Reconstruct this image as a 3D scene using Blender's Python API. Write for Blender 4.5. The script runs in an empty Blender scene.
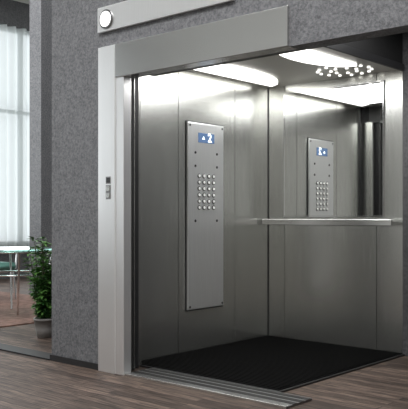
import bpy, bmesh, math, random
from mathutils import Vector, Matrix
random.seed(4)
S=bpy.context.scene
S.view_settings.view_transform='Standard'

# ---------------- materials ----------------
def newmat(n):
    m=bpy.data.materials.new(n); m.use_nodes=True
    nt=m.node_tree; b=nt.nodes['Principled BSDF']
    return m,nt,b
def simple(n,col,rough=.5,metal=0,emit=None,es=0,spec=.5):
    m,nt,b=newmat(n)
    b.inputs['Base Color'].default_value=(*col,1); b.inputs['Roughness'].default_value=rough
    b.inputs['Metallic'].default_value=metal; b.inputs['Specular IOR Level'].default_value=spec
    if emit: 
        b.inputs['Emission Color'].default_value=(*emit,1); b.inputs['Emission Strength'].default_value=es
    return m
def steel(n,col,rough,scale=(60,60,1.2),bump=.02,var=.04,metal=1):
    m,nt,b=newmat(n); N=nt.nodes; L=nt.links
    tc=N.new('ShaderNodeTexCoord'); mp=N.new('ShaderNodeMapping'); mp.inputs['Scale'].default_value=scale
    no=N.new('ShaderNodeTexNoise'); no.inputs['Scale'].default_value=4; no.inputs['Detail'].default_value=4
    L.new(tc.outputs['Object'],mp.inputs[0]); L.new(mp.outputs[0],no.inputs['Vector'])
    cr=N.new('ShaderNodeValToRGB')
    cr.color_ramp.elements[0].color=(*[c*(1-var) for c in col],1); cr.color_ramp.elements[1].color=(*[min(1,c*(1+var)) for c in col],1)
    cr.color_ramp.elements[0].position=.3; cr.color_ramp.elements[1].position=.7
    L.new(no.outputs['Fac'],cr.inputs[0]); L.new(cr.outputs[0],b.inputs['Base Color'])
    mr=N.new('ShaderNodeMapRange'); mr.inputs[3].default_value=rough*.9; mr.inputs[4].default_value=rough*1.1
    L.new(no.outputs['Fac'],mr.inputs[0]); L.new(mr.outputs[0],b.inputs['Roughness'])
    bp=N.new('ShaderNodeBump'); bp.inputs['Strength'].default_value=bump; bp.inputs['Distance'].default_value=.002
    L.new(no.outputs['Fac'],bp.inputs['Height']); L.new(bp.outputs[0],b.inputs['Normal'])
    b.inputs['Metallic'].default_value=metal
    return m
def stone(n,c0,c1,scale=60,rough=.55,bump=.4,big=.12):
    m,nt,b=newmat(n); N=nt.nodes; L=nt.links
    tc=N.new('ShaderNodeTexCoord')
    a=N.new('ShaderNodeTexNoise'); a.inputs['Scale'].default_value=scale; a.inputs['Detail'].default_value=6; a.inputs['Roughness'].default_value=.75
    v=N.new('ShaderNodeTexNoise'); v.inputs['Scale'].default_value=5; v.inputs['Detail'].default_value=3; v.inputs['Distortion'].default_value=1.5
    L.new(tc.outputs['Object'],a.inputs['Vector']); L.new(tc.outputs['Object'],v.inputs['Vector'])
    mx=N.new('ShaderNodeMath'); mx.operation='MULTIPLY_ADD'; mx.inputs[1].default_value=1-big
    m2=N.new('ShaderNodeMath'); m2.operation='MULTIPLY'; m2.inputs[1].default_value=big
    L.new(v.outputs['Fac'],m2.inputs[0]); L.new(a.outputs['Fac'],mx.inputs[0]); L.new(m2.outputs[0],mx.inputs[2])
    cr=N.new('ShaderNodeValToRGB'); cr.color_ramp.elements[0].position=.38; cr.color_ramp.elements[1].position=.62
    cr.color_ramp.elements[0].color=(*c0,1); cr.color_ramp.elements[1].color=(*c1,1)
    L.new(mx.outputs[0],cr.inputs[0]); L.new(cr.outputs[0],b.inputs['Base Color'])
    bp=N.new('ShaderNodeBump'); bp.inputs['Strength'].default_value=bump; bp.inputs['Distance'].default_value=.01
    L.new(mx.outputs[0],bp.inputs['Height']); L.new(bp.outputs[0],b.inputs['Normal'])
    b.inputs['Roughness'].default_value=rough
    return m
def wood():
    m,nt,b=newmat('wood_planks'); N=nt.nodes; L=nt.links
    tc=N.new('ShaderNodeTexCoord')
    br=N.new('ShaderNodeTexBrick'); br.inputs['Scale'].default_value=1
    br.inputs['Brick Width'].default_value=.9; br.inputs['Row Height'].default_value=.07
    br.inputs['Mortar Size'].default_value=.003; br.offset=.37
    br.inputs['Color1'].default_value=(.055,.040,.033,1); br.inputs['Color2'].default_value=(.145,.108,.088,1)
    br.inputs['Mortar'].default_value=(.02,.016,.014,1)
    L.new(tc.outputs['Object'],br.inputs['Vector'])
    mp=N.new('ShaderNodeMapping'); mp.inputs['Scale'].default_value=(2.5,40,1)
    no=N.new('ShaderNodeTexNoise'); no.inputs['Scale'].default_value=2.2; no.inputs['Detail'].default_value=6; no.inputs['Distortion'].default_value=.6
    L.new(tc.outputs['Object'],mp.inputs[0]); L.new(mp.outputs[0],no.inputs['Vector'])
    cr=N.new('ShaderNodeValToRGB'); cr.color_ramp.elements[0].position=.38; cr.color_ramp.elements[1].position=.64
    cr.color_ramp.elements[0].color=(.4,.4,.4,1); cr.color_ramp.elements[1].color=(1.4,1.34,1.3,1)
    L.new(no.outputs['Fac'],cr.inputs[0])
    mx=N.new('ShaderNodeMix'); mx.data_type='RGBA'; mx.blend_type='MULTIPLY'; mx.inputs[0].default_value=1
    L.new(br.outputs['Color'],mx.inputs[6]); L.new(cr.outputs[0],mx.inputs[7]); L.new(mx.outputs[2],b.inputs['Base Color'])
    b.inputs['Roughness'].default_value=.6; b.inputs['Specular IOR Level'].default_value=.2
    bp=N.new('ShaderNodeBump'); bp.inputs['Strength'].default_value=.15; bp.inputs['Distance'].default_value=.004
    L.new(no.outputs['Fac'],bp.inputs['Height']); L.new(bp.outputs[0],b.inputs['Normal'])
    return m
STEEL=steel('brushed_steel_walls',(.58,.585,.56),.25,metal=.93,var=.08,bump=.05,scale=(45,45,.9))
STEEL_P=steel('brushed_steel_panel',(.74,.75,.75),.32,metal=.82)
STEEL_J=steel('brushed_steel_jamb',(.88,.88,.88),.30,metal=.8,var=.02,bump=.01)
STEEL_H=steel('brushed_steel_header',(.68,.68,.67),.22,scale=(1.2,60,60),metal=.93,var=.03,bump=.015)
SILL=steel('sill_steel',(.3,.3,.3),.4,scale=(1.2,60,60))
RAIL=steel('rail_steel',(.8,.8,.79),.25,scale=(1,40,40))
CHROME=simple('chrome',(.8,.8,.8),.12,1)
MIRROR=simple('mirror_glass',(.88,.89,.88),.02,1)
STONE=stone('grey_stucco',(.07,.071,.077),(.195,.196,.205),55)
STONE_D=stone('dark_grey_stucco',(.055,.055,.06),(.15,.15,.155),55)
PLASTER=simple('white_plaster',(.7,.7,.68),.8)
DARK=simple('dark_metal',(.016,.016,.017),.4)
BLACK=simple('black_panel',(.008,.008,.008),.6)
RUB=simple('black_rubber',(.003,.003,.003),.8,spec=.08)
WOOD=wood()
CEILM=steel('cabin_ceiling_steel',(.62,.61,.57),.3,metal=.6)
LAMP=simple('lamp_diffuser',(1,1,1),.4,0,(1,.99,.95),3.6)
LED=simple('led_spot',(1,1,1),.4,0,(1,.98,.92),2)
BLUE=simple('blue_display',(.06,.10,.18),.2,0,(.10,.16,.28),.6)
WHITE=simple('display_glyph',(.9,.95,1),.4,0,(.85,.93,1),1.8)

# ---------------- helpers ----------------
def link(o,parent=None):
    S.collection.objects.link(o)
    if parent: o.parent=parent
    return o
def empty(n,loc=(0,0,0)):
    e=bpy.data.objects.new(n,None); e.empty_display_size=.1; S.collection.objects.link(e); return e
def mesh(n,bm,mat,parent=None,smooth=False):
    me=bpy.data.meshes.new(n); bm.normal_update(); bm.to_mesh(me); bm.free()
    me.materials.append(mat)
    if smooth:
        for p in me.polygons:p.use_smooth=True
    return link(bpy.data.objects.new(n,me),parent)
def addbox(bm,x0,x1,y0,y1,z0,z1):
    r=bmesh.ops.create_cube(bm,size=1)
    for v in r['verts']:
        v.co=Vector(((x0+x1)/2+v.co.x*(x1-x0),(y0+y1)/2+v.co.y*(y1-y0),(z0+z1)/2+v.co.z*(z1-z0)))
    return r['verts']
def box(n,x0,x1,y0,y1,z0,z1,mat,parent=None,bevel=0):
    bm=bmesh.new(); addbox(bm,x0,x1,y0,y1,z0,z1)
    if bevel: bmesh.ops.bevel(bm,geom=bm.edges[:],offset=bevel,segments=2,affect='EDGES',profile=.5)
    return mesh(n,bm,mat,parent)
def addcyl(bm,c,r,h,axis='Z',seg=24,r2=None):
    M=Matrix.Translation(c)
    if axis=='X': M=M@Matrix.Rotation(math.pi/2,4,'Y')
    if axis=='Y': M=M@Matrix.Rotation(math.pi/2,4,'X')
    bmesh.ops.create_cone(bm,cap_ends=True,segments=seg,radius1=r,radius2=r if r2 is None else r2,depth=h,matrix=M)
def cyl(n,c,r,h,mat,parent=None,axis='Z',seg=24,r2=None):
    bm=bmesh.new(); addcyl(bm,c,r,h,axis,seg,r2); return mesh(n,bm,mat,parent)
def tube(bm,p0,p1,r0,r1,seg=12):
    d=p1-p0
    bmesh.ops.create_cone(bm,cap_ends=True,segments=seg,radius1=r0,radius2=r1,depth=d.length,matrix=Matrix.Translation((p0+p1)/2)@d.to_track_quat('Z','Y').to_matrix().to_4x4())

# ---------------- room shell ----------------
box('floor',-11.7,4,-4,9.8,-.1,0,WOOD)
box('ceiling',-11.7,4,-4,9.8,5.0,5.1,PLASTER)
F=3.57
wf=empty('wall_front')
box('column_face',-4.737,-4.17,F,3.78,0,5,STONE,wf)
box('over_door',-4.17,-1.6,F,3.70,2.335,5,STONE,wf)
box('over_door_side',-2.50,-1.6,F,3.70,2.10,2.335,STONE,wf)
box('right_face',-1.6,4,F,3.78,0,5,STONE,wf)
box('shaft_side',-4.737,-4.62,3.78,6.05,0,5,STONE,wf)
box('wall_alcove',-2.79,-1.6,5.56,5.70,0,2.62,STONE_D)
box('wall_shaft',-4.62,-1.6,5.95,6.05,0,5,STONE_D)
box('wall_alcove_side',-1.6,-1.5,3.78,6.0,0,2.62,STONE)
box('ceiling_alcove',-4.62,-1.6,3.70,5.95,2.62,2.68,BLACK)
box('wall_back',-11.7,4,-4.1,-4,0,5,PLASTER)
box('wall_right',4,4.1,-4,F,0,5,PLASTER)
box('wall_far',-11.7,-1.6,9.8,9.9,0,5,PLASTER)
box('column',-8.87,-8.60,6.3,7.6,0,5,STONE)
box('trim_threshold',-8.5,-4.74,F-.02,F+.14,0,.012,BLACK)
box('baseboard_front',-4.745,-4.17,F-.012,F,0,.045,DARK)

# window wall (x=-11.5)
wl=empty('wall_left')
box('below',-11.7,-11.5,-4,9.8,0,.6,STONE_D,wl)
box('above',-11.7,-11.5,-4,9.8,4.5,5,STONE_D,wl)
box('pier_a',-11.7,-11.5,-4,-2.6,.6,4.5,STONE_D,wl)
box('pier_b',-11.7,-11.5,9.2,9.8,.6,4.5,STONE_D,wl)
win=empty('window_1')
bm=bmesh.new()
y=-2.6
while y<9.21:
    addbox(bm,-11.62,-11.54,y-.03,y+.03,.6,4.5); y+=1.18
for z in (.63,3.0,4.47): addbox(bm,-11.62,-11.54,-2.6,9.2,z-.03,z+.03)
mesh('frame',bm,simple('window_frame',(.3,.32,.33),.4,.3),win)
# sheer curtain
m,nt,b=newmat('sheer_curtain'); N=nt.nodes
nt.nodes.remove(b)
tr=N.new('ShaderNodeBsdfTranslucent'); tr.inputs[0].default_value=(.84,.87,.85,1)
tp=N.new('ShaderNodeBsdfTransparent'); mix=N.new('ShaderNodeMixShader'); mix.inputs[0].default_value=.25
nt.links.new(tr.outputs[0],mix.inputs[1]); nt.links.new(tp.outputs[0],mix.inputs[2])
nt.links.new(mix.outputs[0],N['Material Output'].inputs[0])
bm=bmesh.new(); prev=None
n=900
for i in range(n+1):
    yy=-2.6+11.8*i/n
    xx=-11.42+.06*math.sin(yy*30+math.sin(yy*5))
    a=bm.verts.new((xx,yy,.45)); c=bm.verts.new((xx,yy,4.5))
    if prev: bm.faces.new((prev[0],a,c,prev[1]))
    prev=(a,c)
mesh('curtain',bm,m,None,True)

# ---------------- elevator door frame ----------------
ef=empty('elevator_door_frame')
box('jamb_face',-4.165,-3.985,F-.02,3.63,0,2.335,STEEL_J,ef,.003)
box('jamb_inner',-3.985,-3.90,F-.012,3.63,0,2.10,STEEL_J,ef,.003)
box('header',-3.983,-2.50,F-.02,3.66,2.10,2.335,STEEL_H,ef,.003)
box('header_return',-3.90,-1.6,3.66,3.86,2.14,2.33,DARK,ef)
box('sill',-3.90,-2.52,F,3.84,0,.014,SILL,ef,.002)
box('sill_nosing',-3.90,-2.52,F-.006,F+.015,0,.017,STEEL_H,ef,.002)
for i,yy in enumerate((3.66,3.73,3.80)):
    box('sill_groove_%d'%i,-3.90,-2.52,yy-.022,yy+.022,.0135,.016,BLACK,ef)
# sliding door leaves parked in the left pocket
ed=empty('elevator_door')
box('leaf_1',-4.10,-3.935,3.655,3.70,.016,2.14,STEEL,ed,.003)
box('leaf_2',-4.12,-3.965,3.72,3.765,.016,2.14,DARK,ed,.003)
box('leaf_3',-4.13,-4.01,3.79,3.835,.016,2.14,STEEL,ed,.003)
box('edge_strip',-3.937,-3.931,3.668,3.688,.016,2.14,BLACK,ed)

# ---------------- cabin ----------------
XL,XR,YB,YF,H=-4.136,-2.79,5.57,3.90,2.30
cab=empty('elevator_cabin')
box('cabin_wall_left_a',XL-.03,XL,YF,4.36,.0,H,STEEL,cab)
box('cabin_wall_left_b',XL-.03,XL,4.366,5.08,.0,H,STEEL,cab)
box('cabin_wall_left_c',XL-.03,XL,5.086,YB+.03,.0,H,STEEL,cab)
box('cabin_wall_left_backing',XL-.05,XL-.03,YF,YB+.03,0,H,DARK,cab)
box('cabin_wall_back_a',XL,-3.954,YB,YB+.03,0,H,STEEL,cab)
box('cabin_wall_back_b',-3.950,-3.03,YB,YB+.03,0,H,STEEL,cab)
box('cabin_wall_back_c',-3.025,XR,YB,YB+.03,0,H,STEEL,cab)
box('cabin_wall_back_backing',XL,XR,YB+.03,YB+.04,0,H,DARK,cab)
box('cabin_front_return',XL-.05,XL+.02,3.87,YF,0,H,DARK,cab)
box('corner_strip',XL,XL+.006,YB-.006,YB,.02,H,DARK,cab)
box('ceiling_panel',XL-.03,XR,3.87,YB+.03,H,H+.03,CEILM,cab)
box('roof_box',XL-.03,XR+.004,3.87,YB-.02,H+.031,2.6,BLACK,cab)
box('roof_edge',XR-.0,XR+.02,3.87,YB-.02,H-.02,H+.035,DARK,cab)
box('cabin_floor',XL-.03,XR+.02,3.85,YB+.03,.0,.012,DARK,cab)
# rubber mat with ribs
bm=bmesh.new(); addbox(bm,XL+.004,XR-.0,3.87,YB-.004,.0125,.018)
yy=3.89
while yy<YB-.03:
    addbox(bm,XL+.01,XR-.01,yy,yy+.014,.018,.024); yy+=.034
mesh('rubber_floor_mat',bm,RUB)
# ceiling lights: curved lens panels
lp=empty('cabin_ceiling_light')
def lens(n,cx,side,y0,y1,w):
    bm=bmesh.new(); k=24; L1=[];L2=[]
    for i in range(k+1):
        t=i/k; yy=y0+(y1-y0)*t; s=math.sin(math.pi*t)**.45
        L1.append((cx,yy)); L2.append((cx+side*w*max(s,.02),yy))
    top=[bm.verts.new((p[0],p[1],H-.001)) for p in L1+L2[::-1]]
    f=bm.faces.new(top); r=bmesh.ops.extrude_face_region(bm,geom=[f])
    for v in r['geom']:
        if isinstance(v,bmesh.types.BMVert): v.co.z-=.014
    bmesh.ops.recalc_face_normals(bm,faces=bm.faces[:])
    mesh(n,bm,LAMP,lp)
lens('diffuser_a',XL+.12,1,4.05,5.45,.29)
lens('diffuser_b',XR-.18,-1,4.15,5.15,.24)
bm=bmesh.new()
for R,nn in ((.10,7),(.20,14)):
    for i in range(nn):
        a=2*math.pi*i/nn
        addcyl(bm,(-3.17+R*1.1*math.cos(a),5.30+R*1.0*math.sin(a),H-.004),.013,.008,seg=12)
mesh('led_spots',bm,LED,lp)

# mirror
mi=empty('wall_mirror')
box('glass',-3.945,-2.965,YB-.012,YB-.002,1.125,2.22,MIRROR,mi)
bm=bmesh.new()
addbox(bm,-3.955,-2.955,YB-.016,YB,1.11,1.125); addbox(bm,-3.955,-2.955,YB-.016,YB,2.22,2.232)
addbox(bm,-3.955,-3.945,YB-.016,YB,1.125,2.22); addbox(bm,-2.965,-2.955,YB-.016,YB,1.125,2.22)
mesh('frame',bm,CHROME,mi)
# handrail
hr=empty('handrail')
box('bar',-4.11,-2.83,5.44,5.455,1.04,1.092,RAIL,hr,.004)
for i,x in enumerate((-4.0,-3.47,-2.93)):
    cyl('bracket_%d'%i,(x,5.51,1.065),.012,.115,CHROME,hr,'Y')
# control panel
cp=empty('elevator_control_panel')
x0=XL; x1=XL+.025
box('plate',x0,x1,4.454,4.90,.355,1.885,STEEL_P,cp,.006)
box('back_frame',x0,x0+.006,4.445,4.909,.346,1.894,DARK,cp)
box('display',x1-.002,x1+.003,4.575,4.775,1.725,1.805,BLUE,cp)
def text(s,y,z,size,mat,nm):
    c=bpy.data.curves.new(nm,'FONT'); c.body=s; c.size=size; c.extrude=.0008; c.offset=.0015
    c.align_x='CENTER'; c.align_y='CENTER'; c.materials.append(mat)
    o=bpy.data.objects.new(nm,c); o.location=(x1+.004,y,z); o.rotation_euler=(math.pi/2,0,math.pi/2); link(o,cp)
text('2',4.715,1.766,.10,WHITE,'digit')
bm=bmesh.new(); vs=[bm.verts.new((x1+.004,4.62,1.753)),bm.verts.new((x1+.004,4.655,1.753)),bm.verts.new((x1+.004,4.637,1.778))]
bm.faces.new(vs); mesh('arrow',bm,WHITE,cp)
bmb=bmesh.new(); bmr=bmesh.new()
for r in range(6):
    for c in range(4):
        yy=4.585+c*.06; z=1.45-r*.052
        addcyl(bmr,(x1+.002,yy,z),.019,.006,'X'); addcyl(bmb,(x1+.006,yy,z),.012,.006,'X')
mesh('button_rings',bmr,simple('ring_grey',(.12,.12,.12),.4,.5),cp); mesh('buttons',bmb,simple('button_face',(.9,.9,.88),.3,.2,(1,1,.95),.15),cp)
bm=bmesh.new()
for yy in (4.475,4.88):
    for z in (.38,1.86): addcyl(bm,(x1+.001,yy,z),.009,.004,'X',12)
for yy in (4.54,4.81):
    for z in (1.64,1.53,1.08): addcyl(bm,(x1+.001,yy,z),.011,.004,'X',12)
mesh('screws',bm,DARK,cp)
# call buttons on the jamb
cb=empty('call_button_panel')
yj=F-.02
for i,z in enumerate((1.375,1.315,1.265)):
    dx=.03
    box('button_%d'%i,-4.10+dx,-4.065+dx,yj-.006,yj,z-.018,z+.018,DARK if i==0 else STEEL,cb,.002)
    box('rim_%d'%i,-4.108+dx,-4.057+dx,yj-.002,yj,z-.026,z+.026,simple('rim',(.3,.3,.3),.4,.8),cb)
# hall lantern strip above
hl=empty('hall_lantern')
box('plate',-4.165,-2.9,F-.026,F-.001,2.44,2.62,STEEL_J,hl,.004)
cyl('rim',(-4.065,F-.030,2.525),.068,.012,simple('lantern_rim',(.2,.2,.2),.3,1),hl,'Y',32)
cyl('lamp',(-4.065,F-.036,2.525),.055,.01,simple('lantern_lamp',(1,1,1),.3,0,(1,1,1),1.4),hl,'Y',32)

# ---------------- plant ----------------
pl=empty('potted_plant'); px,py=-5.68,4.20
bm=bmesh.new()
prof=[(.065,0),(.085,.08),(.096,.16),(.100,.16),(.100,.18),(.088,.18),(.082,.165)]
k=28; rings=[]
rings.append([bm.verts.new((px,py,.0))])
for r,z in prof:
    rings.append([bm.verts.new((px+r*math.cos(2*math.pi*i/k),py+r*math.sin(2*math.pi*i/k),z)) for i in range(k)])
for i in range(k): bm.faces.new((rings[0][0],rings[1][(i+1)%k],rings[1][i]))
for a,b2 in zip(rings[1:-1],rings[2:]):
    for i in range(k): bm.faces.new((a[i],a[(i+1)%k],b2[(i+1)%k],b2[i]))
bm.faces.new(rings[-1])
mesh('pot',bm,simple('pot_ceramic',(.28,.27,.26),.5),pl,True)
cyl('soil',(px,py,.168),.08,.008,simple('soil',(.03,.02,.015),.9),pl)
bm=bmesh.new(); bl=bmesh.new()
for s in range(34):
    a=random.uniform(0,6.283); lean=random.uniform(.02,.18); h=random.uniform(.20,.74)
    p0=Vector((px,py,.165)); 
    steps=10; prev=None
    for t in range(steps+1):
        u=t/steps; p=p0+Vector((math.cos(a)*lean*u**.5,math.sin(a)*lean*u**.5,h*u))
        if prev is not None: tube(bm,prev,p,.004,.003,5)
        prev=p
        if t>=1:
            for q in range(6):
                b_=random.uniform(0,6.283); up=random.uniform(-.3,.7)
                d=Vector((math.cos(b_),math.sin(b_),up)).normalized()
                L_=random.uniform(.05,.09); w=L_*.3
                side=d.cross(Vector((0,0,1))).normalized(); nrm=side.cross(d)
                st=p+d*.008
                pts=[st,st+d*L_*.45+side*w+nrm*.006,st+d*L_-nrm*.012,st+d*L_*.45-side*w+nrm*.006]
                mid=st+d*L_*.5-nrm*.002
                v=[bl.verts.new(x) for x in pts]; mm=bl.verts.new(mid)
                for i in range(4): bl.faces.new((v[i],v[(i+1)%4],mm))
mesh('stems',bm,simple('stem',(.06,.07,.03),.7),pl)
m,nt,b=newmat('leaf_green'); N=nt.nodes
no=N.new('ShaderNodeTexNoise'); no.inputs['Scale'].default_value=14; tc=N.new('ShaderNodeTexCoord'); nt.links.new(tc.outputs['Object'],no.inputs['Vector'])
cr=N.new('ShaderNodeValToRGB'); cr.color_ramp.elements[0].color=(.02,.09,.018,1); cr.color_ramp.elements[1].color=(.14,.32,.07,1)
cr.color_ramp.elements[0].position=.35; cr.color_ramp.elements[1].position=.65
nt.links.new(no.outputs['Fac'],cr.inputs[0]); nt.links.new(cr.outputs[0],b.inputs['Base Color']); b.inputs['Roughness'].default_value=.5
mesh('leaves',bl,m,pl)

# ---------------- lounge: table, chair, rug ----------------
tb=empty('glass_table'); tx,ty=-7.33,5.0
g,nt,b=newmat('table_glass'); b.inputs['Base Color'].default_value=(.42,.72,.64,1); b.inputs['Transmission Weight'].default_value=.75; b.inputs['Roughness'].default_value=.03
bm=bmesh.new(); addcyl(bm,(tx,ty,.74),.47,.02,seg=64); mesh('glass_top',bm,g,tb)
def ring(n,z,R,r):
    bpy.ops.mesh.primitive_torus_add(major_radius=R,minor_radius=r,location=(tx,ty,z),major_segments=64,minor_segments=10)
    o=bpy.context.object; o.name=n; o.data.materials.append(CHROME); o.parent=tb
    for p in o.data.polygons:p.use_smooth=True
ring('top_ring',.720,.44,.010); ring('lower_ring',.46,.37,.010)
bm=bmesh.new()
for i in range(4):
    a=math.pi/4+i*math.pi/2+.3
    tube(bm,Vector((tx+.44*math.cos(a),ty+.44*math.sin(a),.72)),Vector((tx+.30*math.cos(a),ty+.30*math.sin(a),.018)),.014,.012)
mesh('legs',bm,CHROME,tb)
ch=empty('lounge_chair'); ox,oy=-8.75,5.55
TEAL=simple('teal_upholstery',(.10,.24,.20),.7)
bm=bmesh.new(); addbox(bm,ox-.28,ox+.28,oy-.28,oy+.28,.40,.50)
bmesh.ops.bevel(bm,geom=bm.edges[:],offset=.03,segments=3,affect='EDGES'); mesh('seat',bm,TEAL,ch,True)
bm=bmesh.new(); vs=addbox(bm,ox-.32,ox-.24,oy-.28,oy+.28,.48,.80)
for v in vs:
    if v.co.z>.7: v.co.x-=.08
bmesh.ops.bevel(bm,geom=bm.edges[:],offset=.025,segments=3,affect='EDGES'); mesh('backrest',bm,TEAL,ch,True)
bm=bmesh.new()
for sx in (-1,1):
    for sy in (-1,1):
        tube(bm,Vector((ox+sx*.22,oy+sy*.24,.41)),Vector((ox+sx*.26,oy+sy*.26,.018)),.014,.011)
for sy in (-1,1):
    tube(bm,Vector((ox-.3,oy+sy*.29,.66)),Vector((ox+.24,oy+sy*.29,.66)),.014,.014)
    tube(bm,Vector((ox+.24,oy+sy*.29,.66)),Vector((ox+.24,oy+sy*.27,.42)),.012,.012)
mesh('chrome_frame',bm,CHROME,ch)
RUGM=stone('rug_wool',(.10,.055,.04),(.24,.14,.11),10,.95,.6,.2)
box('area_rug',-10.4,-6.5,3.95,6.25,0,.012,RUGM)

# ---------------- lights ----------------
w=bpy.data.worlds.new('World'); S.world=w; w.use_nodes=True
w.node_tree.nodes['Background'].inputs[0].default_value=(.90,.96,1,1)
w.node_tree.nodes['Background'].inputs[1].default_value=1.4
def area(n,loc,rot,sx,sy,p,col=(1,1,1)):
    l=bpy.data.lights.new(n,'AREA'); l.shape='RECTANGLE'; l.size=sx; l.size_y=sy; l.energy=p; l.color=col
    o=bpy.data.objects.new(n,l); o.location=loc; o.rotation_euler=rot; link(o); return o
area('lobby_fill',(-3.2,.8,4.95),(0,0,0),3.0,2.2,240)  # unseen overhead light, added as soft fill for the lobby
area('lobby_fill_far',(-8,4.5,4.95),(0,0,0),3,3,150)  # added overhead fill for the lounge end, no fixture
area('lobby_fill_right',(1,1,4.95),(0,0,0),2,2,150)  # added fill from above on the right, out of view
area('window_daylight',(-11.3,3.5,2.6),(0,math.radians(-90),0),3.6,10,220,(.95,.98,1))
area('cabin_lamp',(-3.46,4.75,H-.03),(0,0,0),.9,1.0,15)
area('alcove_fill',(-2.2,4.75,2.6),(0,0,0),.6,1.0,12)  # added light, brightens the alcove reflected in the cabin steel

# ---------------- camera ----------------
c=bpy.data.cameras.new('cam'); o=bpy.data.objects.new('camera',c); link(o)
o.location=(0,0,1.12); o.rotation_euler=(math.pi/2,0,math.radians(41.5))
c.lens=36*747/408; c.sensor_width=36; c.shift_y=.028; c.clip_start=.05
S.camera=o
